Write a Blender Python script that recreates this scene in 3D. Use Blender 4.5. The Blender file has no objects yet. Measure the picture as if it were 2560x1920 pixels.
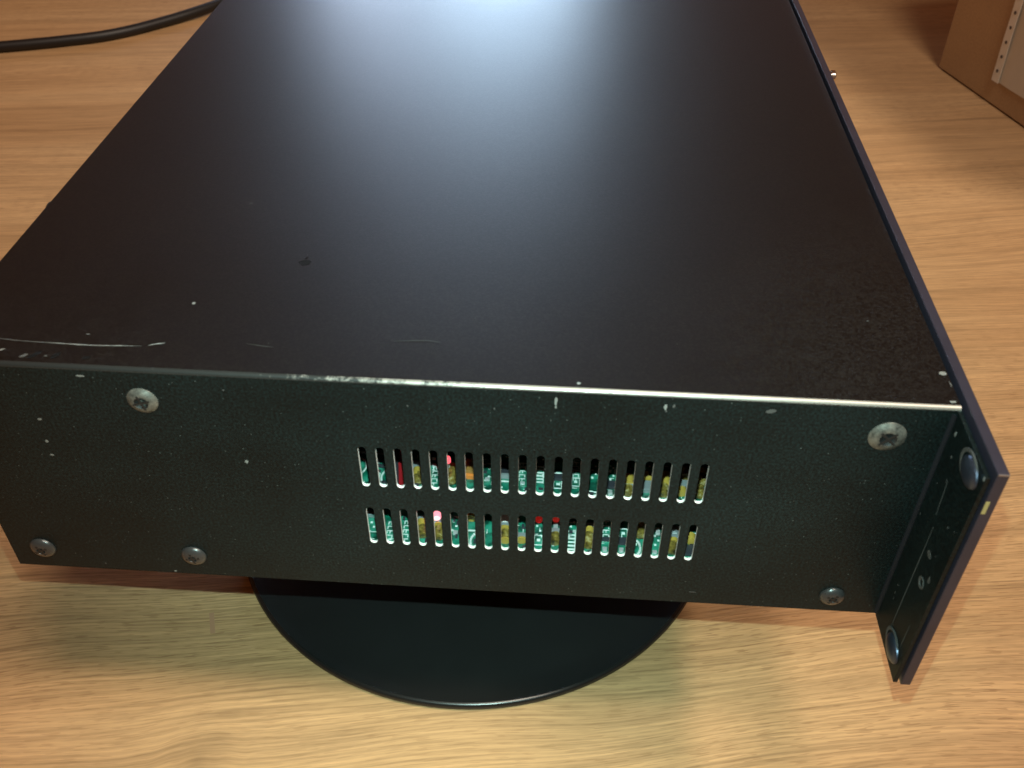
import bpy, bmesh, math, random
from mathutils import Vector, Matrix
random.seed(7)
S = 0.001            # everything below is written in millimetres, table top at z = 0
BASE = 90.0          # height of the case's underside above the table
D, H, W = 283.1, 88.0, 435.0   # case depth (x), height, width (y)
sc = bpy.context.scene
COL = sc.collection

# ------------------------------------------------------------------ camera
cam_d = bpy.data.cameras.new('camera'); cam = bpy.data.objects.new('camera', cam_d); COL.objects.link(cam)
rgt = Vector((0.99761309, 0.06900002, 0.00266649))
dwn = Vector((0.04675491, -0.64656478, -0.76142496))
fwd = Vector((-0.05081428, 0.75973218, -0.64824758))
m = Matrix((rgt, -dwn, -fwd)).transposed().to_4x4()
CAMP = Vector((177.957, -196.814, 257.047 + BASE))
m.translation = CAMP * S
cam.matrix_world = m
cam_d.sensor_width = 36.0; cam_d.lens = 36.0 * 2428.5 / 2560.0
cam_d.clip_start = 0.01; cam_d.clip_end = 50
cam_d.dof.use_dof = True; cam_d.dof.focus_distance = 0.40; cam_d.dof.aperture_fstop = 26
sc.camera = cam

# ------------------------------------------------------------------ room light
w = bpy.data.worlds.new('World'); sc.world = w; w.use_nodes = True
bg = w.node_tree.nodes['Background']
bg.inputs[0].default_value = (1.0, 0.37, 0.16, 1); bg.inputs[1].default_value = 0.125

def area(name, loc, target, sx, sy, power, color, shape='RECTANGLE'):
    l = bpy.data.lights.new(name, 'AREA'); l.shape = shape; l.size = sx * S; l.size_y = sy * S
    l.energy = power; l.color = color
    o = bpy.data.objects.new(name, l); COL.objects.link(o)
    o.location = Vector(loc) * S
    o.rotation_euler = (Vector(target) - Vector(loc)).to_track_quat('-Z', 'Y').to_euler()
    return o
# ceiling lamp, in front and to the right of the case
area('ceiling_lamp', (560, -400, 2100), (200, 150, 0), 420, 240, 20, (1.0, 0.835, 0.68))
area('ceiling_lamp', (1350, -260, 1900), (200, 200, 0), 380, 240, 27, (1.0, 0.835, 0.68))
# pale window / lit wall low behind the case, mirrored by the lid
area('window_light', (25, 1850, 450), (120, 250, 150), 290, 320, 0.62, (0.56, 0.77, 1.0)).data.spread = math.radians(50)
area('window_light', (-250, 1850, 450), (60, 250, 150), 210, 300, 0.30, (0.60, 0.76, 1.0)).data.spread = math.radians(50)
# phone flash, just above the lens
fl = bpy.data.lights.new('phone_flash', 'SPOT'); fl.energy = 6.8; fl.color = (0.64, 1.0, 0.92)
fl.spot_size = math.radians(74); fl.spot_blend = 1.0; fl.shadow_soft_size = 0.0016
fo = bpy.data.objects.new('phone_flash', fl); COL.objects.link(fo)
fo.location = (CAMP - dwn * 23) * S
fo.rotation_euler = (fwd + dwn * 0.10).to_track_quat('-Z', 'Y').to_euler()

sc.view_settings.view_transform = 'Standard'; sc.view_settings.look = 'None'
sc.view_settings.exposure = 0.0; sc.view_settings.gamma = 1.0
sc.render.engine = 'CYCLES'
sc.cycles.use_denoising = True
sc.cycles.max_bounces = 8

# ------------------------------------------------------------------ helpers
def new_obj(name, bm, mats, parent=None, label=None, cat=None, group=None, kind=None, smooth=False):
    me = bpy.data.meshes.new(name)
    bmesh.ops.recalc_face_normals(bm, faces=bm.faces)
    if smooth:
        for f in bm.faces: f.smooth = True
    bm.to_mesh(me); bm.free()
    me.transform(Matrix.Scale(S, 4))
    for mt in (mats if isinstance(mats, (list, tuple)) else [mats]): me.materials.append(mt)
    if smooth == 'angle': me.set_sharp_from_angle(angle=math.radians(35))
    o = bpy.data.objects.new(name, me); COL.objects.link(o)
    if parent: o.parent = parent
    tag(o, label, cat, group, kind)
    return o
def tag(o, label=None, cat=None, group=None, kind=None):
    for k, v in (('label', label), ('category', cat), ('group', group), ('kind', kind)):
        if v: o[k] = v
def empty(name, loc, label, cat, rz=0.0):
    o = bpy.data.objects.new(name, None); COL.objects.link(o)
    o.location = Vector(loc) * S; o.rotation_euler = (0, 0, rz); o.empty_display_size = 0.02
    tag(o, label, cat); return o
def box(bm, a, b, bevel=0.0, mi=0):
    a, b = Vector(a), Vector(b)
    r = bmesh.ops.create_cube(bm, size=1.0)
    vs = r['verts']
    for v in vs:
        v.co = Vector([(a[i] + b[i]) / 2 + v.co[i] * (b[i] - a[i]) for i in range(3)])
    fs = set(f for v in vs for f in v.link_faces)
    for f in fs: f.material_index = mi
    if bevel:
        es = list(set(e for v in vs for e in v.link_edges))
        bmesh.ops.bevel(bm, geom=es, offset=bevel, segments=2, profile=0.6, affect='EDGES')
    return vs
def bx(a, b, bevel=0.0):
    bm = bmesh.new(); box(bm, a, b, bevel); return bm
def lathe(prof, axis='Z', n=32, sy=1.0, bm=None, mi=None):
    """prof: [(r, h[, mi])], rotated about +h axis at the origin"""
    bm = bm or bmesh.new(); rings = []
    for p in prof:
        r, h = p[0], p[1]
        if r < 1e-6: rings.append([bm.verts.new((0, 0, h))])
        else: rings.append([bm.verts.new((r * math.cos(2 * math.pi * k / n), sy * r * math.sin(2 * math.pi * k / n), h)) for k in range(n)])
    for i in range(len(rings) - 1):
        A, B = rings[i], rings[i + 1]
        idx = prof[i][2] if len(prof[i]) > 2 else 0
        for k in range(n):
            j = (k + 1) % n
            if len(A) == 1 and len(B) == 1: continue
            if len(A) == 1: f = bm.faces.new((A[0], B[k], B[j]))
            elif len(B) == 1: f = bm.faces.new((A[k], A[j], B[0]))
            else: f = bm.faces.new((A[k], A[j], B[j], B[k]))
            f.material_index = idx
    if axis == 'Y-':   # head points towards -y
        bmesh.ops.rotate(bm, verts=bm.verts, matrix=Matrix.Rotation(math.radians(90), 3, 'X'))
    if axis == 'X-':
        bmesh.ops.rotate(bm, verts=bm.verts, matrix=Matrix.Rotation(math.radians(-90), 3, 'Y'))
    if axis == 'X+':
        bmesh.ops.rotate(bm, verts=bm.verts, matrix=Matrix.Rotation(math.radians(90), 3, 'Y'))
    return bm
def shift(bm, v):
    bmesh.ops.translate(bm, verts=bm.verts, vec=Vector(v)); return bm
def catmull(pts, sub=8):
    P = [Vector(p) for p in pts]; P = [2 * P[0] - P[1]] + P + [2 * P[-1] - P[-2]]; out = []
    for i in range(1, len(P) - 2):
        for k in range(sub):
            t = k / sub; a, b, c, d = P[i - 1], P[i], P[i + 1], P[i + 2]
            out.append(0.5 * ((2 * b) + (c - a) * t + (2 * a - 5 * b + 4 * c - d) * t * t + (3 * b - a - 3 * c + d) * t ** 3))
    out.append(P[-2]); return out
def tube(pts, r, n=14, bm=None):
    bm = bm or bmesh.new(); rings = []; up = Vector((0, 0, 1))
    for i, p in enumerate(pts):
        t = (pts[min(i + 1, len(pts) - 1)] - pts[max(i - 1, 0)]).normalized()
        if abs(t.dot(up)) > 0.95: up = Vector((0, 1, 0))
        a = t.cross(up).normalized(); b = a.cross(t)
        rr = r(i / (len(pts) - 1)) if callable(r) else r
        rings.append([bm.verts.new(p + a * rr * math.cos(2 * math.pi * k / n) + b * rr * math.sin(2 * math.pi * k / n)) for k in range(n)])
    for A, B in zip(rings, rings[1:]):
        for k in range(n):
            j = (k + 1) % n; bm.faces.new((A[k], A[j], B[j], B[k]))
    bm.faces.new(rings[0]); bm.faces.new(rings[-1])
    return bm
def ray_x(uv, axis, val):
    """point of the place seen at a spot of the photograph on a known plane; used only to measure"""
    d = rgt * ((uv[0] - 1280) / 2428.5) + dwn * ((uv[1] - 960) / 2428.5) + fwd
    return CAMP + d * ((val - CAMP[axis]) / d[axis])

# ------------------------------------------------------------------ materials
def mat(name):
    mt = bpy.data.materials.new(name); mt.use_nodes = True
    nt = mt.node_tree; return mt, nt, nt.nodes['Principled BSDF']
def N(nt, t, **kw):
    n = nt.nodes.new(t)
    for k, v in kw.items():
        if k.startswith('i_'): n.inputs[k[2:].replace('_', ' ')].default_value = v
        else: setattr(n, k, v)
    return n
def ramp(nt, stops, interp='LINEAR'):
    r = nt.nodes.new('ShaderNodeValToRGB'); cr = r.color_ramp; cr.interpolation = interp
    while len(cr.elements) < len(stops): cr.elements.new(0.5)
    for e, (p, c) in zip(cr.elements, stops):
        e.position = p; e.color = (c if len(c) == 4 else (*c, 1)) if not isinstance(c, (int, float)) else (c, c, c, 1)
    return r
def mapping(nt, scale, rot=(0, 0, 0), src='Object', loc=(0, 0, 0)):
    tc = nt.nodes.new('ShaderNodeTexCoord'); mp = nt.nodes.new('ShaderNodeMapping')
    mp.inputs['Scale'].default_value = scale; mp.inputs['Rotation'].default_value = rot; mp.inputs['Location'].default_value = loc
    nt.links.new(tc.outputs[src], mp.inputs['Vector']); return mp
def mix(nt, fac, a, b, mode='MIX'):
    m_ = nt.nodes.new('ShaderNodeMix'); m_.data_type = 'RGBA'; m_.blend_type = mode
    for s, v in ((0, fac), (6, a), (7, b)):
        if hasattr(v, 'links'): nt.links.new(v, m_.inputs[s])
        elif isinstance(v, (int, float)): m_.inputs[s].default_value = v if s == 0 else (v, v, v, 1)
        else: m_.inputs[s].default_value = (*v, 1)
    return m_.outputs[2]
def math_(nt, op, a, b=0.0, clamp=False):
    n = nt.nodes.new('ShaderNodeMath'); n.operation = op; n.use_clamp = clamp
    for i, v in enumerate((a, b)):
        if hasattr(v, 'links'): nt.links.new(v, n.inputs[i])
        else: n.inputs[i].default_value = v
    return n.outputs[0]
def simple(name, color, rough=0.5, metal=0.0, emit=None, es=0.0, spec=0.5, bump=0.0, bscale=2000):
    mt, nt, p = mat(name)
    p.inputs['Base Color'].default_value = (*color, 1); p.inputs['Roughness'].default_value = rough
    p.inputs['Metallic'].default_value = metal; p.inputs['Specular IOR Level'].default_value = spec
    if emit: p.inputs['Emission Color'].default_value = (*emit, 1); p.inputs['Emission Strength'].default_value = es
    if bump:
        mp = mapping(nt, (1, 1, 1)); n = N(nt, 'ShaderNodeTexNoise', i_Scale=bscale, i_Detail=3.0)
        b = N(nt, 'ShaderNodeBump', i_Strength=bump, i_Distance=0.0001)
        nt.links.new(mp.outputs[0], n.inputs['Vector']); nt.links.new(n.outputs[0], b.inputs['Height']); nt.links.new(b.outputs[0], p.inputs['Normal'])
        v = N(nt, 'ShaderNodeTexNoise', i_Scale=bscale / 12, i_Detail=4.0); nt.links.new(mp.outputs[0], v.inputs['Vector'])
        c = mix(nt, v.outputs[0], tuple(x * 0.75 for x in color), tuple(min(1, x * 1.25) for x in color)); nt.links.new(c, p.inputs['Base Color'])
    return mt

def mottled0(name, stops, scale, rough, metal):
    mt, nt, p = mat(name); mp = mapping(nt, (1, 1, 1)); n_ = N(nt, 'ShaderNodeTexNoise', i_Scale=scale, i_Detail=5.0, i_Roughness=0.7)
    nt.links.new(mp.outputs[0], n_.inputs['Vector']); r = ramp(nt, stops); nt.links.new(n_.outputs[0], r.inputs[0]); nt.links.new(r.outputs[0], p.inputs['Base Color'])
    p.inputs['Roughness'].default_value = rough; p.inputs['Metallic'].default_value = metal
    b = N(nt, 'ShaderNodeBump', i_Strength=0.5, i_Distance=0.0001); nt.links.new(n_.outputs[0], b.inputs['Height']); nt.links.new(b.outputs[0], p.inputs['Normal']); return mt
def paint(name, base, rough, speck=1.0, mot=(0.8, 1.15), con=(0.5, 1.8), bstr=0.24):
    """satin black powder coat: grain in the relief, faint mottling, sparse metallic flecks and dust"""
    mt, nt, p = mat(name); L = nt.links
    mp = mapping(nt, (1, 1, 1))
    n1 = N(nt, 'ShaderNodeTexNoise', i_Scale=1500.0, i_Detail=4.0, i_Roughness=0.7)
    n2 = N(nt, 'ShaderNodeTexNoise', i_Scale=14.0, i_Detail=5.0, i_Roughness=0.6)
    n3 = N(nt, 'ShaderNodeTexNoise', i_Scale=1300.0, i_Detail=2.0, i_Roughness=0.6)
    for n in (n1, n2, n3): L.new(mp.outputs[0], n.inputs['Vector'])
    b = N(nt, 'ShaderNodeBump', i_Strength=bstr, i_Distance=0.00006)
    L.new(n1.outputs[0], b.inputs['Height']); L.new(b.outputs[0], p.inputs['Normal'])
    v = N(nt, 'ShaderNodeTexVoronoi', i_Scale=900.0); L.new(mp.outputs[0], v.inputs['Vector'])
    fl_ = ramp(nt, [(0.0, 1.0), (0.10, 0.7), (0.2, 0.0)]); L.new(v.outputs['Distance'], fl_.inputs[0])
    vc = N(nt, 'ShaderNodeSeparateColor'); L.new(v.outputs['Color'], vc.inputs[0])
    pick = ramp(nt, [(0.0, 0.0), (0.86, 0.0), (1.0, 1.0)]); L.new(vc.outputs[0], pick.inputs[0])
    fleck = math_(nt, 'MULTIPLY', fl_.outputs[0], pick.outputs[0])
    gr = ramp(nt, [(0.35, tuple(x * con[0] for x in base)), (0.5, base), (0.68, tuple(x * con[1] for x in base))]); L.new(n3.outputs[0], gr.inputs[0])
    mo = ramp(nt, [(0.3, mot[0]), (0.7, mot[1])]); L.new(n2.outputs[0], mo.inputs[0])
    c0 = mix(nt, 1.0, gr.outputs[0], mo.outputs[0], 'MULTIPLY')
    c1 = mix(nt, math_(nt, 'MULTIPLY', fleck, 0.35 * speck), c0, (0.30, 0.34, 0.32))
    L.new(c1, p.inputs['Base Color'])
    rr = ramp(nt, [(0.25, rough - 0.008), (0.75, rough + 0.012)]); L.new(n2.outputs[0], rr.inputs[0]); L.new(rr.outputs[0], p.inputs['Roughness'])
    return mt
M_case = paint('black_powder_coat', (0.0046, 0.0042, 0.0040), 0.365, speck=0.12, con=(0.2, 2.6), bstr=0.55)
M_side = paint('black_powder_coat_flash_tint', (0.0046, 0.0100, 0.0104), 0.46, speck=1.3, mot=(0.55, 1.4), con=(0.5, 1.9))  # green tint of the flash is put into this base colour
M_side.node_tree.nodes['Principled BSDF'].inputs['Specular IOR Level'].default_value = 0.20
M_case_in = simple('inside_of_steel_sheet', (0.02, 0.02, 0.02), 0.7)
M_cut = simple('bare_cut_steel', (0.86, 0.88, 0.87), 0.5, 0.0)
M_panel = simple('black_anodised_aluminium', (0.031, 0.028, 0.042), 0.36, 0.0, bump=0.2, bscale=1500)
M_panelbevel = simple('bright_worn_corner', (0.35, 0.33, 0.33), 0.35, 0.8)
M_chip = simple('bare_metal_scratch', (0.24, 0.25, 0.24), 0.6, 0.2, bump=0.3)
M_chip_dim = simple('dull_scratch', (0.065, 0.066, 0.064), 0.7, bump=0.3)
M_dark = simple('dark_smudge', (0.003, 0.003, 0.003), 0.7, spec=0.22)
M_screw = mottled0('worn_steel_screw', [(0.32, (0.05, 0.055, 0.05)), (0.5, (0.15, 0.155, 0.14)), (0.7, (0.26, 0.26, 0.23))], 450.0, 0.42, 0.55)
M_screw_dk = simple('blackened_screw', (0.075, 0.078, 0.08), 0.30, 0.6, bump=0.4, bscale=1200)
M_recess = simple('screw_recess', (0.01, 0.01, 0.01), 0.6)
M_blue = simple('blued_steel', (0.09, 0.11, 0.16), 0.38, 0.85)
M_yellow = simple('yellow_paint_mark', (0.42, 0.34, 0.14), 0.5)
M_chrome = simple('bright_nickel', (0.75, 0.72, 0.66), 0.2, 1.0)
M_rubber = simple('black_cable_rubber', (0.007, 0.006, 0.006), 0.5, bump=0.15, bscale=900)
M_stand = simple('satin_black_plastic', (0.0075, 0.0085, 0.0085), 0.42, bump=0.15, bscale=900)
M_stand_rim = simple('glossy_black_rim', (0.010, 0.011, 0.011), 0.27)

# bend of the lid: rubbed paint plus a painted-in lamp highlight, both growing towards the front
mt, nt, p = mat('rubbed_bend_highlight'); L = nt.links
mp = mapping(nt, (1, 1, 1)); tc = nt.nodes.new('ShaderNodeTexCoord'); sx = N(nt, 'ShaderNodeSeparateXYZ'); L.new(tc.outputs['Object'], sx.inputs[0])
n1 = N(nt, 'ShaderNodeTexNoise', i_Scale=380.0, i_Detail=5.0, i_Roughness=0.75); L.new(mp.outputs[0], n1.inputs['Vector'])
gx = N(nt, 'ShaderNodeMapRange'); L.new(sx.outputs[0], gx.inputs[0])
gx.inputs[1].default_value = 0.085; gx.inputs[2].default_value = 0.21; gx.inputs[3].default_value = 0.0; gx.inputs[4].default_value = 0.62
gz = N(nt, 'ShaderNodeMapRange'); L.new(sx.outputs[2], gz.inputs[0])
gz.inputs[1].default_value = H * S - 0.0010; gz.inputs[2].default_value = H * S - 0.0006; gz.inputs[3].default_value = 0.0; gz.inputs[4].default_value = 1.0
wsum = math_(nt, 'ADD', gx.outputs[0], math_(nt, 'SUBTRACT', n1.outputs[0], 0.52))
wr = ramp(nt, [(0.12, 0.0), (0.32, 1.0)]); L.new(wsum, wr.inputs[0])
wf = math_(nt, 'MULTIPLY', wr.outputs[0], gz.outputs[0])
c = mix(nt, wf, (0.02, 0.022, 0.022), (0.38, 0.355, 0.32)); L.new(c, p.inputs['Base Color'])
L.new(math_(nt, 'MULTIPLY', wf, 0.55), p.inputs['Metallic'])
p.inputs['Roughness'].default_value = 0.36
b = N(nt, 'ShaderNodeBump', i_Strength=0.3, i_Distance=0.0001); L.new(n1.outputs[0], b.inputs['Height']); L.new(b.outputs[0], p.inputs['Normal'])
M_bend = mt

# oak laminate
mt, nt, p = mat('oak_laminate'); L = nt.links
tc = nt.nodes.new('ShaderNodeTexCoord')
mp0 = N(nt, 'ShaderNodeMapping'); L.new(tc.outputs['Object'], mp0.inputs['Vector'])
mp0.inputs['Rotation'].default_value = (0, 0, math.radians(-9))
# slow drift bends the grain a little
dm = N(nt, 'ShaderNodeMapping'); dm.inputs['Scale'].default_value = (1.5, 4.0, 1); L.new(mp0.outputs[0], dm.inputs['Vector'])
dn = N(nt, 'ShaderNodeTexNoise', i_Scale=1.0, i_Detail=2.0, i_Roughness=0.45); L.new(dm.outputs[0], dn.inputs['Vector'])
dm2 = N(nt, 'ShaderNodeMapping'); dm2.inputs['Scale'].default_value = (7.0, 14.0, 1); L.new(mp0.outputs[0], dm2.inputs['Vector'])
dn2 = N(nt, 'ShaderNodeTexNoise', i_Scale=1.0, i_Detail=1.0); L.new(dm2.outputs[0], dn2.inputs['Vector'])
oy = math_(nt, 'ADD', math_(nt, 'MULTIPLY', math_(nt, 'SUBTRACT', dn.outputs[0], 0.5), 0.055), math_(nt, 'MULTIPLY', math_(nt, 'SUBTRACT', dn2.outputs[0], 0.5), 0.012))
# a faint knot near the camera end of the board
kn = N(nt, 'ShaderNodeVectorMath', operation='SUBTRACT'); L.new(tc.outputs['Object'], kn.inputs[0]); kn.inputs[1].default_value = (0.047, -0.018, 0)
ks = N(nt, 'ShaderNodeVectorMath', operation='MULTIPLY'); L.new(kn.outputs[0], ks.inputs[0]); ks.inputs[1].default_value = (1.0, 0.9, 0)
kl = N(nt, 'ShaderNodeVectorMath', operation='LENGTH'); L.new(ks.outputs[0], kl.inputs[0])
kt = math_(nt, 'DIVIDE', kl.outputs['Value'], 0.03, True)
kg = ramp(nt, [(0.0, 1.0), (0.3, 0.65), (0.65, 0.15), (1.0, 0.0)], 'EASE'); L.new(kt, kg.inputs[0])
oy2 = math_(nt, 'SUBTRACT', oy, math_(nt, 'MULTIPLY', kg.outputs[0], 0.003))
off = N(nt, 'ShaderNodeCombineXYZ'); L.new(oy2, off.inputs[1])
v2 = N(nt, 'ShaderNodeVectorMath', operation='ADD'); L.new(mp0.outputs[0], v2.inputs[0]); L.new(off.outputs[0], v2.inputs[1])
def grain(scale, det, rough, loc=(0, 0, 0)):
    q = N(nt, 'ShaderNodeMapping'); q.inputs['Scale'].default_value = scale; q.inputs['Location'].default_value = loc
    L.new(v2.outputs[0], q.inputs['Vector'])
    n = N(nt, 'ShaderNodeTexNoise', i_Scale=1.0, i_Detail=det, i_Roughness=rough); L.new(q.outputs[0], n.inputs['Vector']); return n.outputs[0]
bands = grain((1.3, 16, 1), 3, 0.55)
rings = grain((3.6, 230, 1), 6, 0.68, (3, 7, 0))
rings2 = grain((2.0, 85, 1), 4, 0.6, (13, 2, 0))
fine = grain((26, 900, 1), 4, 0.7, (9, 2, 0))
pores = grain((105, 1700, 1), 1, 0.4, (1, 5, 0))
rb = ramp(nt, [(0.30, (0.430, 0.254, 0.118)), (0.45, (0.500, 0.305, 0.147)), (0.58, (0.548, 0.344, 0.170)), (0.75, (0.588, 0.374, 0.189))]); L.new(bands, rb.inputs[0])
rr = ramp(nt, [(0.33, 0.78), (0.43, 0.92), (0.54, 1.01), (0.70, 1.08)]); L.new(rings, rr.inputs[0])
rr2 = ramp(nt, [(0.30, 0.80), (0.45, 0.96), (0.65, 1.05)]); L.new(rings2, rr2.inputs[0])
rf = ramp(nt, [(0.36, 0.78), (0.5, 0.99), (0.64, 1.12)]); L.new(fine, rf.inputs[0])
gate = ramp(nt, [(0.40, 0.15), (0.6, 1.0)]); L.new(grain((1.3, 12, 1), 2, 0.5, (5, 5, 0)), gate.inputs[0])
rp = ramp(nt, [(0.58, 0.0), (0.63, 1.0)]); L.new(pores, rp.inputs[0])
c = mix(nt, 1.0, rb.outputs[0], rr.outputs[0], 'MULTIPLY')
c = mix(nt, 1.0, c, rr2.outputs[0], 'MULTIPLY')
c = mix(nt, 1.0, c, rf.outputs[0], 'MULTIPLY')
wq = N(nt, 'ShaderNodeMapping'); wq.inputs['Scale'].default_value = (0.045, 1, 1); L.new(v2.outputs[0], wq.inputs['Vector'])
wv = N(nt, 'ShaderNodeTexWave', bands_direction='Y', i_Scale=165.0, i_Distortion=5.0, i_Detail=4.0); wv.inputs['Detail Scale'].default_value = 1.1; wv.inputs['Detail Roughness'].default_value = 0.62
L.new(wq.outputs[0], wv.inputs['Vector'])
rw = ramp(nt, [(0.0, 0.87), (0.25, 0.95), (0.6, 1.02), (1.0, 1.05)]); L.new(wv.outputs['Fac'], rw.inputs[0])
wg = ramp(nt, [(0.35, 0.35), (0.6, 1.0)]); L.new(grain((1.6, 14, 1), 2, 0.5, (2, 8, 0)), wg.inputs[0])
c = mix(nt, wg.outputs[0], c, mix(nt, 1.0, c, rw.outputs[0], 'MULTIPLY'))
c = mix(nt, math_(nt, 'MULTIPLY', math_(nt, 'MULTIPLY', rp.outputs[0], gate.outputs[0]), 0.5), c, (0.22, 0.115, 0.05))
kr = ramp(nt, [(0.0, 0.70), (0.15, 0.86), (0.5, 1.0)]); L.new(kt, kr.inputs[0])
c = mix(nt, 1.0, c, kr.outputs[0], 'MULTIPLY')
L.new(c, p.inputs['Base Color'])
p.inputs['Roughness'].default_value = 0.46; p.inputs['Specular IOR Level'].default_value = 0.35
b = N(nt, 'ShaderNodeBump', i_Strength=0.12, i_Distance=0.0002); L.new(fine, b.inputs['Height']); L.new(b.outputs[0], p.inputs['Normal'])
M_oak = mt

# cardboard
mt, nt, p = mat('brown_cardboard'); L = nt.links
mp = mapping(nt, (1, 1, 1)); n1 = N(nt, 'ShaderNodeTexNoise', i_Scale=22.0, i_Detail=6.0, i_Roughness=0.65); n2 = N(nt, 'ShaderNodeTexNoise', i_Scale=600.0, i_Detail=3.0)
L.new(mp.outputs[0], n1.inputs['Vector']); L.new(mp.outputs[0], n2.inputs['Vector'])
r = ramp(nt, [(0.3, (0.44, 0.275, 0.135)), (0.7, (0.50, 0.32, 0.16))]); L.new(n1.outputs[0], r.inputs[0])
r2 = ramp(nt, [(0.3, 0.88), (0.7, 1.08)]); L.new(n2.outputs[0], r2.inputs[0])
L.new(mix(nt, 1.0, r.outputs[0], r2.outputs[0], 'MULTIPLY'), p.inputs['Base Color']); p.inputs['Roughness'].default_value = 0.75
b = N(nt, 'ShaderNodeBump', i_Strength=0.3, i_Distance=0.0003); L.new(n1.outputs[0], b.inputs['Height']); L.new(b.outputs[0], p.inputs['Normal'])
M_card = mt
M_sleeve = simple('cloudy_clear_plastic', (0.62, 0.58, 0.50), 0.25, bump=0.6, bscale=250)
M_strip = simple('white_punched_margin', (0.78, 0.74, 0.66), 0.4)
M_hole = simple('punched_hole', (0.10, 0.08, 0.07), 0.8)

# electronics
mt, nt, p = mat('green_solder_mask'); L = nt.links
mp = mapping(nt, (1, 1, 1)); n1 = N(nt, 'ShaderNodeTexVoronoi', i_Scale=160.0, distance='MANHATTAN'); L.new(mp.outputs[0], n1.inputs['Vector'])
r = ramp(nt, [(0.0, (0.008, 0.19, 0.115)), (0.4, (0.004, 0.12, 0.075)), (0.62, (0.014, 0.20, 0.13)), (0.9, (0.03, 0.25, 0.17))]); L.new(n1.outputs['Distance'], r.inputs[0]); L.new(r.outputs[0], p.inputs['Base Color'])
p.inputs['Roughness'].default_value = 0.35
n9 = N(nt, 'ShaderNodeTexNoise', i_Scale=330.0, i_Detail=3.0); L.new(mp.outputs[0], n9.inputs['Vector'])
r9 = ramp(nt, [(0.36, 0.28), (0.5, 0.78), (0.62, 1.05)]); L.new(n9.outputs[0], r9.inputs[0]); L.new(mix(nt, 1.0, r.outputs[0], r9.outputs[0], 'MULTIPLY'), p.inputs['Base Color'])
M_pcb = mt
M_silk = simple('white_silkscreen', (0.66, 0.72, 0.70), 0.6)
M_ic = simple('chip_black', (0.03, 0.032, 0.04), 0.4)
M_solder = simple('tinned_solder', (0.75, 0.77, 0.78), 0.3, 0.6)
M_olive = simple('olive_film_capacitor', (0.17, 0.12, 0.03), 0.35)
def mottled(name, stops, scale, rough=0.35):
    mt, nt, p = mat(name); mp = mapping(nt, (1, 1, 1)); n_ = N(nt, 'ShaderNodeTexNoise', i_Scale=scale, i_Detail=4.0, i_Roughness=0.7)
    nt.links.new(mp.outputs[0], n_.inputs['Vector']); r = ramp(nt, stops); nt.links.new(n_.outputs[0], r.inputs[0]); nt.links.new(r.outputs[0], p.inputs['Base Color'])
    p.inputs['Roughness'].default_value = rough; return mt
M_olive = mottled('olive_film_capacitor', [(0.34, (0.015, 0.012, 0.006)), (0.46, (0.13, 0.09, 0.02)), (0.56, (0.24, 0.17, 0.035)), (0.68, (0.46, 0.40, 0.22))], 420.0)
M_yel = simple('yellow_tape', (0.42, 0.28, 0.05), 0.4)
M_brown = simple('brown_resistor', (0.30, 0.15, 0.04), 0.45)
M_orange = simple('orange_band', (0.75, 0.22, 0.04), 0.5)
M_grey = simple('grey_alloy_can', (0.30, 0.34, 0.36), 0.35, 0.4)
M_red = simple('red_heat_shrink', (0.25, 0.008, 0.012), 0.4)
M_led = simple('lit_red_led', (0.9, 0.3, 0.3), 0.3, emit=(1.0, 0.12, 0.15), es=1.6)
M_led_core = simple('lit_led_core', (1, 0.8, 0.8), 0.3, emit=(1.0, 0.26, 0.32), es=1.9)
M_lens = simple('red_plastic_lens', (0.5, 0.02, 0.02), 0.3, emit=(1.0, 0.03, 0.02), es=0.2)
M_white = simple('white_plastic', (0.85, 0.85, 0.83), 0.4)

for m_ in (M_led, M_led_core, M_lens): m_.cycles.emission_sampling = 'NONE'
# ================================================================== TABLE
bm = bx((-1500, -700, -28), (1900, 1700, 0))
table = new_obj('table_top', bm, M_oak, label='oak laminate surface with fine grain under the black case', kind='structure')

sm = bx((-2.2, -5.5, -0.02), (-0.2, 5.5, 0.05)); bmesh.ops.rotate(sm, verts=sm.verts, matrix=Matrix.Rotation(math.radians(20), 3, 'Z')); shift(sm, (35, 44, 0))
new_obj('scuff_mark', sm, simple('brown_scuff', (0.40, 0.215, 0.12), 0.6), table)
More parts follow.
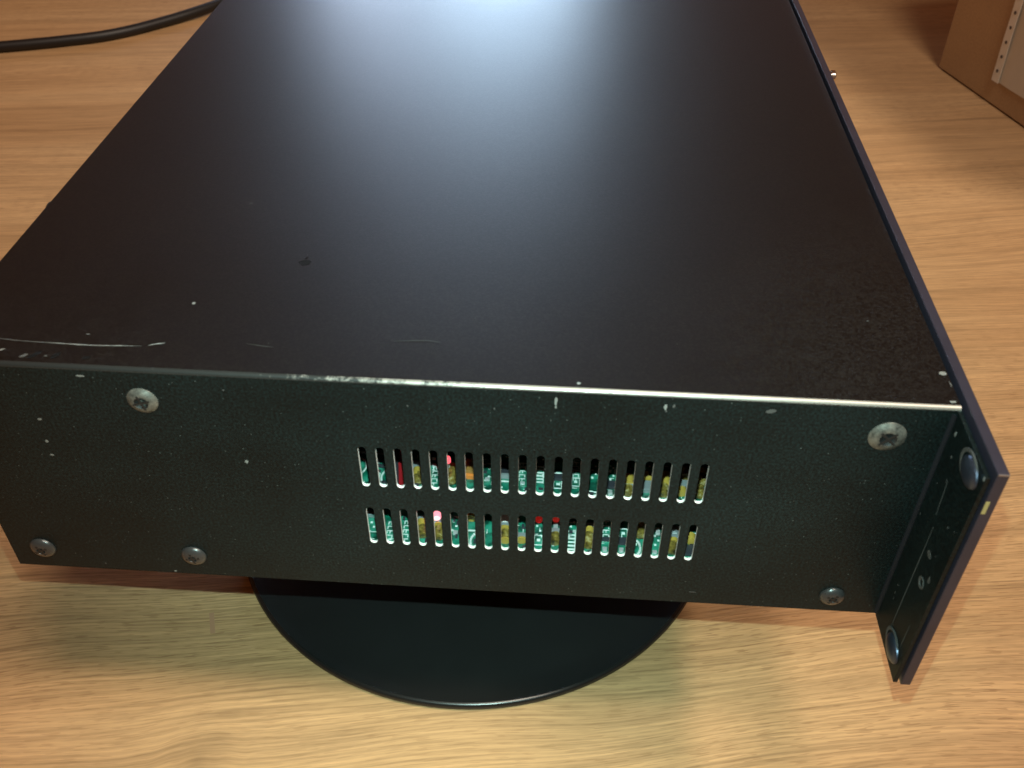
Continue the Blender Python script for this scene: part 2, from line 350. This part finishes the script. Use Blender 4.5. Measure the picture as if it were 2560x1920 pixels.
# ================================================================== CASE
case = empty('equipment_case', (0, 0, BASE), 'black steel rack case with two rows of vent slots, raised on a round base', 'equipment case')
case_parts = case
T, RB = 0.95, 1.2
def stadium(cx, z0, z1, r, n=7):
    pts = []
    for k in range(n + 1):
        a = math.pi * k / n; pts.append((cx + r * math.cos(a), z1 - r + r * math.sin(a)))
    for k in range(n + 1):
        a = math.pi + math.pi * k / n; pts.append((cx + r * math.cos(a), z0 + r + r * math.sin(a)))
    return pts
slots = []
for i in range(20):
    x = 121.6 + i * 97.8 / 19
    slots.append((x, 46.6, 62.9)); slots.append((x, 20.9, 37.3))
def side_sheet(bm, y0, y1, holes, mi_cut=1):
    zt = H - RB
    loops = [[(0, 0), (D, 0), (D, zt), (0, zt)]] + [stadium(cx, z0, z1, 1.2) for cx, z0, z1 in holes]
    sheets = []
    for y in (y0, y1):
        vl = []; es = []
        for lp in loops:
            vs = [bm.verts.new((a, y, b_)) for a, b_ in lp]; vl.append(vs)
            es += [bm.edges.new((vs[k], vs[(k + 1) % len(vs)])) for k in range(len(vs))]
        bmesh.ops.triangle_fill(bm, use_beauty=True, use_dissolve=False, edges=es)
        sheets.append(vl)
    for li, (A, B) in enumerate(zip(*sheets)):
        for k in range(len(A)):
            j = (k + 1) % len(A)
            if li == 0 and k == 2: continue
            f = bm.faces.new((A[k], A[j], B[j], B[k]))
            f.material_index = mi_cut if li else 0
bm = bmesh.new()
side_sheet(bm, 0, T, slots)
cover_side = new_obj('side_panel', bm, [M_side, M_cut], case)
# bend + lid
bm = bmesh.new(); prof = []
n = 10
out = [(RB - RB * math.cos(math.pi / 2 * k / n), H - RB + RB * math.sin(math.pi / 2 * k / n)) for k in range(n + 1)]
inn = [(RB - (RB - T) * math.cos(math.pi / 2 * k / n), H - RB + (RB - T) * math.sin(math.pi / 2 * k / n)) for k in range(n + 1)]
xs = [0 + (D - 0.35) * k / 30 for k in range(31)]
grid = [[bm.verts.new((x, y, z)) for (y, z) in out] for x in xs]
for a, b_ in zip(grid, grid[1:]):
    for k in range(n):
        f = bm.faces.new((a[k], a[k + 1], b_[k + 1], b_[k])); f.smooth = True
for xx, g in ((xs[0], grid[0]), (xs[-1], grid[-1])):
    iv = [bm.verts.new((xx, y, z)) for (y, z) in inn]
    for k in range(n): bm.faces.new((g[k], g[k + 1], iv[k + 1], iv[k]))
me_b = new_obj('bent_edge', bm, M_bend, case)
for pl in me_b.data.polygons: pl.use_smooth = True
me_b.data.set_sharp_from_angle(angle=math.radians(40))
bm = bx((0, RB, H - T), (D - 0.35, W, H)); new_obj('lid', bm, M_case, case)
bm = bx((0, T, 0), (D - 0.35, W - T, T)); new_obj('bottom_pan', bm, M_case_in, case)
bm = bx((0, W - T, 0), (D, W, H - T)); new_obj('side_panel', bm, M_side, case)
bm = bx((0.4, T, T), (T + 0.4, W - T, H - T)); rear = new_obj('rear_panel', bm, M_case_in, case)
bm = bx((D - 2.2, T, T), (D - 0.7, W - T, H - T)); new_obj('inner_front_plate', bm, M_case_in, case)
# front panel
bm = bx((D + 0.75, -25.2, -1.0), (D + 3.75, W + 25.2, H + 1.2), 0.35)
fp = new_obj('front_panel', bm, M_panel, case)
# worn corner where the long edges meet, and the edge line
def ribbon(pts, width, nrm, name, mtl, parent, lift=0.06, jitter=0.3):
    bm = bmesh.new(); nrm = Vector(nrm); L_, R_ = [], []
    for i, p_ in enumerate(pts):
        t = (pts[min(i + 1, len(pts) - 1)] - pts[max(i - 1, 0)]).normalized(); s = nrm.cross(t).normalized()
        tp = min(1.0, 4 * i / (len(pts) - 1) + 0.15, 4 * (1 - i / (len(pts) - 1)) + 0.15)
        ww = (width(i / (len(pts) - 1)) if callable(width) else width) * 0.5 * tp * (1 + random.uniform(-jitter, jitter))
        jt = random.uniform(-jitter, jitter) * ww * 0.5
        L_.append((p_ + s * (ww + jt))); R_.append((p_ - s * (ww - jt)))
    vt = []
    for a, b_ in zip(L_, R_):
        vt.append([bm.verts.new(a), bm.verts.new(a + nrm * lift), bm.verts.new(b_ + nrm * lift), bm.verts.new(b_)])
    for A, B in zip(vt, vt[1:]):
        for k in range(3): bm.faces.new((A[k], A[k + 1], B[k + 1], B[k]))
    return new_obj(name, bm, mtl, parent)
def chip(c, ru, rv, nrm, mtl, parent=None, name='paint_chip', lift=0.06, rot=0.0):
    bm = bmesh.new(); nrm = Vector(nrm); u = Vector((1, 0, 0)) if abs(nrm.x) < 0.5 else Vector((0, 1, 0)); v = nrm.cross(u)
    k = 11; top, bot = [], []
    for i in range(k):
        a = 2 * math.pi * i / k; q_ = random.uniform(0.7, 1.15)
        du, dv = ru * q_ * math.cos(a), rv * q_ * math.sin(a)
        du, dv = du * math.cos(rot) - dv * math.sin(rot), du * math.sin(rot) + dv * math.cos(rot)
        P = Vector(c) + u * du + v * dv; bot.append(bm.verts.new(P)); top.append(bm.verts.new(P + nrm * lift))
    bm.faces.new(top)
    for i in range(k): bm.faces.new((bot[i], bot[(i + 1) % k], top[(i + 1) % k], top[i]))
    return new_obj(name, bm, mtl, parent or case)
UP, OUT, BACK = (0, 0, 1), (0, -1, 0), (-1, 0, 0)
# long curved scratch on the lid
sp = catmull([(12, 11.8, H), (18.6, 10.7, H), (24.9, 10.1, H), (35.4, 9.8, H), (46.2, 9.5, H), (59.8, 10.3, H)], 6)
ribbon(sp, lambda t: 0.16 + 0.38 * t, UP, 'scratch', M_chip_dim, case)
ribbon(catmull([(33, 9.75, H), (46.2, 9.5, H), (57.5, 10.1, H)], 9), 0.30, UP, 'scratch', M_chip, case, 0.09, 0.6)
ribbon(catmull([(61.6, 10.6, H), (63.5, 11.4, H), (65.8, 12.0, H)], 4), 0.34, UP, 'scratch', M_chip, case, 0.06, 0.4)
ribbon(catmull([(88.5, 13.5, H), (92.8, 12.8, H), (97, 12.3, H)], 4), 0.15, UP, 'scratch', M_chip_dim, case)
ribbon(catmull([(130, 17.5, H), (138, 18.4, H), (143, 18.0, H)], 4), 0.13, UP, 'scratch', M_chip_dim, case)
chip((21, 5.6, H), 1.6, 0.45, UP, M_chip, rot=0.5)
chip((28.7, 3.7, H), 1.2, 0.6, UP, M_chip_dim, rot=0.7)
chip((31.5, 4.3, H), 2.6, 0.8, UP, M_dark, rot=0.9, name='smudge', lift=0.05)
chip((37.4, 4.2, H), 1.9, 0.9, UP, M_dark, rot=1.0, name='smudge', lift=0.05)
chip((46.5, 4.0, H), 1.2, 0.8, UP, M_dark, rot=0.4, name='smudge', lift=0.05)
chip((34.8, 4.0, H), 0.5, 0.3, UP, M_chip_dim)
chip((95.6, 55.2, H), 2.3, 1.5, UP, M_dark, name='smudge', lift=0.05)
chip((95.4, 58.6, H), 0.5, 1.3, UP, M_case, lift=0.25)
chip((67.9, 31.4, H), 0.55, 0.6, UP, M_chip)
chip((68.9, 90.3, H), 0.8, 0.7, UP, M_chip_dim); chip((42.6, 14.5, H), 0.7, 0.3, UP, M_chip_dim)
chip((281.4, 14.2, H), 1.1, 0.8, UP, M_chip, rot=0.2); chip((282.3, 9.5, H), 0.25, 1.3, UP, M_chip_dim)
chip((281.0, 2.4, H), 0.9, 0.4, UP, M_chip); chip((182.6, 2.8, H), 0.6, 0.5, UP, M_chip, rot=0.8)
for x, y in ((152, 30), (224, 40), (238, 66), (210, 22), (187, 85), (262, 120), (120, 120), (60, 60), (262, 60), (95, 14), (266, 37), (104, 88)):
    chip((x, y, H), random.uniform(.15, .3), random.uniform(.15, .3), UP, M_chip_dim)
for x, z, a, b_ in ((28.4, 67.4, .75, .4), (27.7, 58.6, .5, .5), (27.5, 53.0, .7, .35), (86.7, 54.4, .6, .6), (30.1, 2.9, .3, .3), (53.3, .9, .5, .3),
                    (206.1, 83.6, .5, 1.1), (208.3, 84.0, .35, .7), (206.4, 82.1, .3, .4), (45.3, 84.7, 1.2, .3), (85, 82, .4, .2), (222.7, 5.4, 1.3, .15), (136, 79.5, .3, .3), (160, 80, .25, .3)):
    chip((x, 0, z), a, b_, OUT, M_chip if a > .45 and x != 222.7 else M_chip_dim)
chip((176.7, 0, 83.9), 0.42, 1.6, OUT, M_chip); chip((176.7, 0, 81.6), 0.3, 0.4, OUT, M_chip)
chip((234.2, 0, 83.9), 1.5, .7, OUT, M_chip_dim, rot=.3)
chip((282.7, 0, 85.2), 0.45, 2.2, OUT, M_chip)
for x in (97, 99.2, 101): chip((x, 0.5, H - 0.55), 1.1, .25, (0, -.7, .71), M_chip, lift=0.08)
for k in range(12):
    chip((random.uniform(5, 278), 0, random.uniform(3, 84)), random.uniform(.1, .2), random.uniform(.1, .2), OUT, M_chip_dim)

# side screws
def cross(r, w_, d, name, mtl, parent, loc, rot):
    bm = bmesh.new()
    box(bm, (-r, -w_, -d), (r, w_, d)); box(bm, (-w_, -r, -d * 1.02), (w_, r, d * 1.02))
    bmesh.ops.rotate(bm, verts=bm.verts, matrix=Matrix.Rotation(rot, 3, 'Z'))
    bmesh.ops.rotate(bm, verts=bm.verts, matrix=Matrix.Rotation(math.radians(90), 3, 'X'))
    shift(bm, loc); return new_obj(name, bm, mtl, parent)
def csk(x, z, r, rot):
    bm = lathe([(r, -0.1), (r * 0.98, 0.22), (r * 0.92, 0.40), (r * 0.78, 0.95), (r * 0.62, 1.30), (r * 0.46, 1.38, 1), (r * 0.36, 0.9, 1), (r * 0.20, 0.55, 1), (0, 0.5)], 'Y-', 36)
    shift(bm, (x, 0, z)); o = new_obj('screw', bm, [M_screw, M_recess], case, smooth='angle')
    cross(r * 0.30, r * 0.05, 0.2, 'cross_recess', M_screw, o, (x + .3, -0.75, z - .5), rot)
    cross(r * 0.58, r * 0.07, 0.1, 'cross_recess', M_recess, o, (x, -1.30, z), rot)
def pan(x, z, r, rot):
    bm = lathe([(r, -0.1), (r, 0.35), (r * 0.93, 0.85), (r * 0.75, 1.4), (r * 0.5, 1.75), (r * 0.34, 1.82), (r * 0.30, 1.3), (r * .15, 1.0), (0, 0.95)], 'Y-', 36)
    shift(bm, (x, 0, z)); o = new_obj('screw', bm, M_screw_dk, case, smooth='angle')
    cross(r * 0.55, r * 0.10, 0.22, 'cross_recess', M_recess, o, (x, -1.58, z), rot)
csk(61.0, 76.7, 4.5, 0.3); csk(266.2, 76.8, 5.1, 0.8)
pan(10.9, 9.4, 4.2, 0.5); pan(61.4, 9.7, 4.1, 0.2); pan(266.3, 7.6, 3.9, 1.0)

# rack ear: folded flange behind the front panel
bm = bmesh.new(); box(bm, (D - 1.3, -24.6, -0.8), (D - 0.05, 0.0, H - 1.0), 0.15)
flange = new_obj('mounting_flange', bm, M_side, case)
# inner fold: small fillet between side sheet and flange
bm = bmesh.new(); R0 = 1.0; A, B = [], []
for k in range(7):
    a = math.pi / 2 * k / 6; y, x = -R0 + R0 * math.cos(a), D - 1.3 - R0 + R0 * math.sin(a)
    y = -(R0 - R0 * math.cos(a)); A.append(bm.verts.new((x, y, 0.2))); B.append(bm.verts.new((x, y, H - 2.2)))
ca, cb = bm.verts.new((D - 1.3, 0, 0.2)), bm.verts.new((D - 1.3, 0, H - 2.2))
for k in range(6): bm.faces.new((A[k], A[k + 1], B[k + 1], B[k]))
for k in range(6): bm.faces.new((A[k], A[k + 1], ca)); bm.faces.new((B[k], B[k + 1], cb))
new_obj('fold_fillet', bm, simple('dusty_fold', (0.008, 0.010, 0.014), 0.65, bump=0.6, bscale=900, spec=0.2), case)
fx = D - 1.3
ribbon([Vector((fx, -11.4, z)) for z in (54.4, 48, 42, 36, 30, 24, 18, 12, 8)], 0.32, BACK, 'scratch', M_chip_dim, case, 0.08, 0.4)
ribbon([Vector((fx, -20.5, z)) for z in (22, 18, 14, 11)], 0.25, BACK, 'scratch', M_chip_dim, case, 0.08, 0.4)
ribbon([Vector((fx, -9 - .1 * z, 70 - z)) for z in (0, 4, 8, 12)], 0.18, BACK, 'scratch', M_chip_dim, case, 0.08, 0.4)
def rack_button(z):
    rg = lathe([(4.6, -0.2), (4.6, 0.35), (4.2, 0.5), (3.6, 0.3)], 'X-', 32, sy=1.0)
    for v in rg.verts: v.co.y *= 1.28
    shift(rg, (fx, -16.0, z)); new_obj('worn_ring', rg, M_chip_dim, case, smooth='angle')
    bm = lathe([(3.9, 0.1), (3.8, 0.6), (3.3, 1.1), (2.3, 1.5), (1.1, 1.7), (0, 1.75)], 'X-', 32)
    for v in bm.verts: v.co.y *= 1.3
    shift(bm, (fx, -17.4, z)); new_obj('rack_bolt', bm, M_blue, case, smooth='angle')
rack_button(82.0); rack_button(6.2)
bm = lathe([(1.9, -0.1), (1.9, 0.25), (1.5, 0.3), (1.0, 0.1), (0.9, -0.1)], 'X-', 24); shift(bm, (fx, -17.0, 37.2)); new_obj('small_rivet', bm, M_chip_dim, case, smooth='angle')
chip((fx, -15, 47), 1.6, 1.2, BACK, M_chip_dim); chip((fx, -20, 42), .7, 1.4, BACK, M_chip_dim)
chip((fx, -3.5, 82), .5, .9, BACK, M_chip); chip((fx, -6, 76), .5, .5, BACK, M_chip_dim); chip((fx, -24.0, 86.2), .5, .7, BACK, M_chip)
for k in range(14): chip((fx, random.uniform(-23, -2), random.uniform(8, 80)), random.uniform(.12, .3), random.uniform(.15, .5), BACK, M_chip_dim)
bm = bx((D + 0.70, -25.1, 75.0), (D + 0.78, -24.2, 79.5)); 
bm2 = bx((D + 0.9, -25.3, 75.2), (D + 1.9, -25.15, 79.6)); bm.free(); new_obj('yellow_mark', bm2, M_yellow, case)
# bright rubbed top corner of the front panel
bm = bmesh.new(); box(bm, (D + 0.95, -25.28, H + 0.62), (D + 3.6, -24.95, H + 1.12), 0.05); new_obj('worn_corner', bm, M_panelbevel, case)
# small bright knob on the front, seen past the panel edge
bm = lathe([(2.4, 0), (2.4, 1.2), (2.9, 1.4), (2.9, 2.8), (2.5, 3.2), (0, 3.3)], 'X+', 24); shift(bm, (D + 3.7, 219.0, H - 2.4))
new_obj('toggle_button', bm, M_chrome, case, smooth='angle')
# rear fittings just past the back edge of the lid
bm = lathe([(3.0, 0), (3.0, 1.2), (2.2, 2.0), (0, 2.3)], 'X-', 20); shift(bm, (0.4, 86, H - 3.2)); new_obj('rear_screw', bm, M_screw_dk, case, smooth='angle')

# ---- circuit board and what shows through the slots
PZ = 13.5
bm = bx((96, 5, PZ - 1.6), (246, 150, PZ)); pcb = new_obj('circuit_board', bm, M_pcb, case)
def seen(i, row, frac):
    """where the line of sight through a slot meets the board"""
    x, z0, z1 = slots[2 * i + row]
    P = Vector((x, 0.8, z1 - (z1 - z0) * frac)); C_ = CAMP - Vector((0, 0, BASE)); d = P - C_
    return C_ + d * ((PZ - C_.z) / d.z)
def comp(i, row, f0, f1, kind, h=1.6, wd=3.2):
    a, b_ = seen(i, row, f1), seen(i, row, f0)
    cx = (a.x + b_.x) / 2; y0, y1 = a.y, b_.y
    mtl = {'o': M_olive, 'y': M_yel, 'b': M_brown, 'O': M_orange, 'g': M_grey, 'k': M_ic, 'r': M_red, 'w': M_white, 's': M_solder, 'L': M_lens}[kind]
    nm = {'o': 'film_capacitor', 'y': 'yellow_capacitor', 'b': 'resistor', 'O': 'resistor', 'g': 'metal_can', 'k': 'chip', 'r': 'red_wire_sleeve', 'w': 'connector', 's': 'solder_pad', 'L': 'red_lens'}[kind]
    bm = bmesh.new()
    if kind in 'oyb':
        lr = (y1 - y0) / 2; r_ = wd / 2
        pts = [Vector((cx, y0 + (y1 - y0) * t, PZ + r_ * .9)) for t in (0, .04, .12, .5, .88, .96, 1)]
        tube(pts, lambda t: r_ * (0.55 if t in (0, 1) else 1.0), 12, bm)
        new_obj(nm, bm, mtl, pcb, smooth='angle')
    else:
        box(bm, (cx - wd / 2, y0, PZ - .05), (cx + wd / 2, y1, PZ + h), min(.25, h / 4)); new_obj(nm, bm, mtl, pcb)
        if kind == 'k':
            for t in range(max(2, int((y1 - y0) / 1.3))):
                bm = bmesh.new()
                for sgn in (-1, 1): box(bm, (cx + sgn * wd / 2 - .5, y0 + .4 + t * 1.3, PZ), (cx + sgn * wd / 2 + .5, y0 + .9 + t * 1.3, PZ + h * .6))
                new_obj('chip_leg', bm, M_solder, pcb)
def silk(i, row, f, style):
    P = seen(i, row, f); bm = bmesh.new(); z = PZ
    def bar(x0, y0, x1, y1): box(bm, (P.x + x0, P.y + y0, z - .02), (P.x + x1, P.y + y1, z + .06))
    if style == 'line': bar(-2, -.35, 2, .35)
    elif style == 'comb':
        for k in range(6): bar(-1.3, -4 + k * 1.5, .9, -3.3 + k * 1.5)
        bar(.9, -4.2, 1.25, 4.6)
    elif style == 'text':
        for k in range(5):
            y = -4 + k * 1.9
            bar(-1.2, y, -.85, y + 1.2); bar(-1.2, y + 1.0, 1.0, y + 1.35)
            if k % 2: bar(.65, y, 1.0, y + 1.2)
            else: bar(-.2, y, .1, y + 1.0)
    elif style == 'box':
        bar(-1.3, -2.2, 1.3, -1.8); bar(-1.3, 1.8, 1.3, 2.2); bar(-1.5, -2.2, -1.2, 2.2); bar(1.2, -2.2, 1.5, 2.2); bar(-.5, -.5, .6, .6)
    elif style in ('arc', 'carc'):
        sg = 1 if style == 'arc' else -1; R_ = 4.6
        for k in range(14):
            a0 = math.radians(115 + k * 9); px = sg * (R_ * math.cos(a0) + 4.0); py = R_ * math.sin(a0)
            q_ = [bm.verts.new((P.x + px + dx, P.y + py + dy, z + .05)) for dx, dy in ((-.35, -.45), (.35, -.45), (.35, .45), (-.35, .45))]
            bm.faces.new(q_)
    elif style == 'dots':
        for k in range(4):
            bar(-.9 + (k % 2) * 1.1, -3 + k * 1.9, -.2 + (k % 2) * 1.1, -2.2 + k * 1.9)
    new_obj('silkscreen_print', bm, M_silk, pcb)
# upper row, left to right
U = {0: [('s', .16, .22), ], 1: [('k', .50, .56)], 3: [('g', .42, .60), ('y', .62, .82), ('o', .74, .95)], 4: [('s', .26, .30), ('s', .42, .48)],
     5: [('s', .36, .44), ('o', .48, .92)], 6: [('g', .28, .38), ('y', .38, .44), ('b', .44, .68), ('O', .68, .74)], 7: [('s', .70, .76)],
     8: [('k', .30, .44), ('k', .46, .62), ('g', .62, .68)], 9: [('s', .76, .82)], 11: [('k', .52, .66)], 14: [('k', .62, .80), ('s', .86, .97)],
     15: [('y', .52, .74), ('g', .66, .80), ('o', .80, .98)], 16: [('y', .44, .58), ('g', .62, .86)], 17: [('y', .40, .72), ('o', .72, .96)],
     18: [('o', .26, .48), ('g', .56, .72), ('y', .78, .9)], 19: [('y', .28, .40), ('o', .42, .62), ('s', .64, .67), ('o', .70, .94)]}
for i, lst in U.items():
    for kd_, a, b_ in lst: comp(i, 0, a, b_, kd_, h=1.0 if kd_ in 'sk' else 2.0, wd=1.6 if kd_ == 's' else 3.4)
for i, f, st in ((0, .18, 'line'), (0, .55, 'carc'), (1, .2, 'line'), (1, .78, 'arc'), (4, .72, 'text'), (7, .6, 'dots'), (8, .3, 'line'), (8, .5, 'line'), (8, .74, 'line'),
                 (9, .5, 'text'), (10, .52, 'comb'), (11, .46, 'line'), (11, .74, 'box'), (12, .42, 'text'), (12, .66, 'box'), (13, .9, 'line'), (13, .4, 'dots'), (14, .42, 'dots'), (16, .33, 'dots')):
    silk(i, 0, f, st)
Lw = {0: [('g', .26, .34)], 3: [('g', .30, .46), ('y', .44, .58), ('o', .6, .86)], 4: [('g', .32, .50), ('y', .52, .56), ('o', .60, .9)], 5: [('s', .6, .7)],
      6: [('y', .2, .30)], 8: [('w', .14, .34), ('g', .36, .52), ('y', .5, .58), ('o', .6, .82), ('y', .84, .88)], 9: [('g', .62, .8), ('y', .80, .85)],
      11: [('s', .2, .4), ('g', .44, .58), ('o', .6, .86)], 13: [('g', .24, .40), ('y', .40, .54), ('o', .54, .92)], 14: [('k', .56, .66), ('s', .84, .95)], 15: [('k', .54, .74), ('s', .84, .95)],
      16: [('y', .18, .26), ('o', .26, .54)], 17: [('s', .22, .40), ('s', .86, .95)], 18: [('g', .22, .34), ('s', .34, .40), ('g', .42, .56), ('y', .58, .68), ('o', .68, .94)], 19: [('y', .42, .62), ('k', .66, .94)]}
for i, lst in Lw.items():
    for kd_, a, b_ in lst: comp(i, 1, a, b_, kd_, h=.8 if kd_ in 'sk' else 1.8, wd=1.5 if kd_ == 's' else 3.2)
for i, f, st in ((0, .55, 'dots'), (1, .75, 'text'), (2, .7, 'text'), (6, .55, 'line'), (6, .85, 'arc'), (5, .4, 'dots'), (10, .72, 'box'), (10, .4, 'dots'), (12, .68, 'comb'), (12, .36, 'dots'), (14, .4, 'text'), (15, .4, 'box'), (16, .78, 'carc'), (17, .5, 'dots'), (19, .3, 'line')):
    silk(i, 1, f, st)
bm = bmesh.new()
for k in range(520):
    x, y = random.uniform(98, 244), random.uniform(6, 72); a_, b_ = random.choice(((.9, .12), (.12, .9), (.3, .3), (.5, .15), (.15, .5)))
    box(bm, (x - a_, y - b_, PZ - .02), (x + a_, y + b_, PZ + .05))
pr = new_obj('silkscreen_marks', bm, M_silk, pcb, kind='stuff')
bm = bmesh.new()
for k in range(260):
    x, y = random.uniform(98, 244), random.uniform(6, 72); a_, b_ = random.choice(((.8, .4), (.4, .8), (.6, .6)))
    box(bm, (x - a_, y - b_, PZ - .02), (x + a_, y + b_, PZ + random.uniform(.3, .9)))
pr = new_obj('small_chip_parts', bm, M_ic, pcb, kind='stuff')
def led(uv, z, r, mtl, core=False):
    P = ray_x(uv, 2, z + BASE) - Vector((0, 0, BASE))
    bm = lathe([(0, -r * .9), (r, -r * .9), (r, 0), (r * .85, r * .6), (r * .45, r * .95), (0, r * 1.05)], 'Z', 16); shift(bm, P)
    new_obj('status_led', bm, mtl, pcb, smooth='angle')
    for s_ in (-.6, .6): lg = bx((P.x + s_ - .2, P.y - .2, PZ), (P.x + s_ + .2, P.y + .2, z - r * .85)); new_obj('led_leg', lg, M_solder, pcb)
    return P
led((1091, 1286), 19.0, 1.5, M_led_core)
led((1118, 1148), 20.0, 1.25, M_led)
for i, row, f in ((10, 1, .10), (11, 1, .06)):
    x, z0, z1 = slots[2 * i + row]; P = Vector((x, .8, z1 - (z1 - z0) * f)); C_ = CAMP - Vector((0, 0, BASE)); d = P - C_; Q = C_ + d * ((19.0 - C_.z) / d.z)
    bm = lathe([(1.1, -1.2), (1.1, 0), (0.8, 0.8), (0, 1.1)], 'Z', 16); shift(bm, Q); new_obj('status_led', bm, M_lens, pcb, smooth='angle')
P0, P1 = seen(2, 0, .05), seen(2, 0, .95)
bm = tube([Vector((P1.x + 1.2, P1.y - 6, PZ + 5)), Vector((P0.x + 1.2, P0.y, PZ + 9))], 1.0); new_obj('red_wire', bm, M_red, pcb, smooth='angle')
bm = tube([Vector((P1.x - 1.2, P1.y - 8, PZ + 5)), Vector((P0.x - 1.2, P0.y, PZ + 9))], 2.2); new_obj('black_wire', bm, M_ic, pcb, smooth='angle')

# ================================================================== ROUND BASE
stand = empty('pedestal_base', (140.0, 119.3, 0), 'round flat satin black pedestal disc lying on the wood under the case', 'pedestal base')
R_ = 109.9
bm = lathe([(0, 0.3), (R_ - 2, 0.3), (R_ - 0.3, 1.0), (R_, 2.0), (R_ - 0.25, 3.0), (R_ - 0.9, 3.6), (R_ - 1.7, 3.8)], n=180)
new_obj('disc_rim', bm, M_stand_rim, stand, smooth='angle')
bm = lathe([(R_ - 1.7, 3.8), (R_ - 2.3, 3.7), (R_ - 12, 4.2), (60, 9.0), (30, 12.0), (0, 12.0)], n=180)
new_obj('disc_top', bm, M_stand, stand, smooth='angle')
bm = lathe([(26, 11.5), (20, 16), (18, 40), (18, 78), (24, 84), (24, 84.4)], n=64); new_obj('neck', bm, M_stand, stand, smooth='angle')
bm = bx((-75, -20, 84.4), (75, 150, 89.6), 1.0); new_obj('support_plate', bm, M_stand, stand)

# ================================================================== CABLE
def img(uv, zz): return ray_x(uv, 2, zz + BASE)
cp = [img((-420, 150), -85), img((-150, 127), -85), img((0, 117), -85), img((150, 103), -85), img((280, 86), -85), img((400, 57), -85), img((530, 16), -84)]
cp += [Vector((-130, 850, BASE - 84)), Vector((-60, 800, BASE - 80)), Vector((-34, 640, BASE - 40)), Vector((-30, 500, BASE + 20)), Vector((-24, 420, BASE + 40)), Vector((-6, 395, BASE + 42))]
cable = new_obj('power_cable', tube(catmull(cp, 10), 4.9, 16), M_rubber, label='black rubber power cable curving across the wood behind the case', cat='cable', smooth='angle')

# ================================================================== CARDBOARD BOX
dirx, diry = 0.29420196, -0.95574328
rz = math.atan2(diry, dirx)
cb = empty('cardboard_box', (501.0, 672.0, 0), 'brown cardboard box with a clear punched plastic sleeve on its side', 'box', rz)
# local: +x runs along the visible face towards the viewer, +y is into the box
BL, BW, BH = 330.0, 230.0, 290.0
def panel_box(name, a, b_, bev=0.4): return new_obj(name, bx(a, b_, bev), M_card, cb)
panel_box('side_wall', (0, 0, 1.5), (BL, 3.0, BH))
panel_box('side_wall', (0, BW - 3, 1.5), (BL, BW, BH))
panel_box('end_wall', (0.02, 3.05, 1.5), (3.0, BW - 3.05, BH))
panel_box('end_wall', (BL - 3, 3.05, 1.5), (BL - .02, BW - 3.05, BH))
panel_box('bottom', (3.1, 3.1, 0.4), (BL - 3.1, BW - 3.1, 3.4))
panel_box('top_flap', (0, 0, BH + .1), (BL, BW / 2 - .6, BH + 3.0)); panel_box('top_flap', (0, BW / 2 + .6, BH + .1), (BL, BW, BH + 3.0))
slv = []
bm = bmesh.new(); nx_, nz_ = 16, 16; g = []
x0, x1, z0, z1 = 73.0, 250.0, 20.0, 190.0
for i in range(nx_ + 1):
    g.append([])
    for j in range(nz_ + 1):
        u, v = i / nx_, j / nz_
        x = x0 + (x1 - x0) * u - 5.5 * v; z = z0 + (z1 - z0) * v + 3 * u
        g[-1].append(bm.verts.new((x, -0.8 - 1.2 * math.sin(3.1 * u) * math.sin(3.1 * v) - 0.5 * random.random(), z)))
for i in range(nx_):
    for j in range(nz_): bm.faces.new((g[i][j], g[i + 1][j], g[i + 1][j + 1], g[i][j + 1]))
r_ = bmesh.ops.extrude_face_region(bm, geom=list(bm.faces)); 
for v in r_['geom']:
    if isinstance(v, bmesh.types.BMVert): v.co.y += 0.4
sl = new_obj('plastic_sleeve', bm, M_sleeve, cb, smooth='angle')
bm = bmesh.new(); N_ = 14
for j in range(N_):
    v0, v1_ = j / N_, (j + 1) / N_
    q_ = [(x0 - 5.5 * v0, z0 + 170 * v0), (x0 + 8.2 - 5.5 * v0, z0 + 170 * v0), (x0 + 8.2 - 5.5 * v1_, z0 + 170 * v1_), (x0 - 5.5 * v1_, z0 + 170 * v1_)]
    bm.faces.new([bm.verts.new((a, -2.9 + .3 * math.sin(j + k), b_)) for k, (a, b_) in enumerate(q_)])
bmesh.ops.remove_doubles(bm, verts=bm.verts, dist=0.7)
r_ = bmesh.ops.extrude_face_region(bm, geom=list(bm.faces))
for v in r_['geom']:
    if isinstance(v, bmesh.types.BMVert): v.co.y += 0.5
st_ = new_obj('punched_margin', bm, M_strip, sl)
for j in range(15):
    zz = z0 + 9 + j * 11.6; t = (zz - z0) / 170
    bm = lathe([(1.35, -0.1), (1.35, 0.1), (0, 0.1)], 'Y-', 14); shift(bm, (x0 + 4.2 - 5.5 * t, -3.35, zz)); new_obj('punched_hole', bm, M_hole, sl)
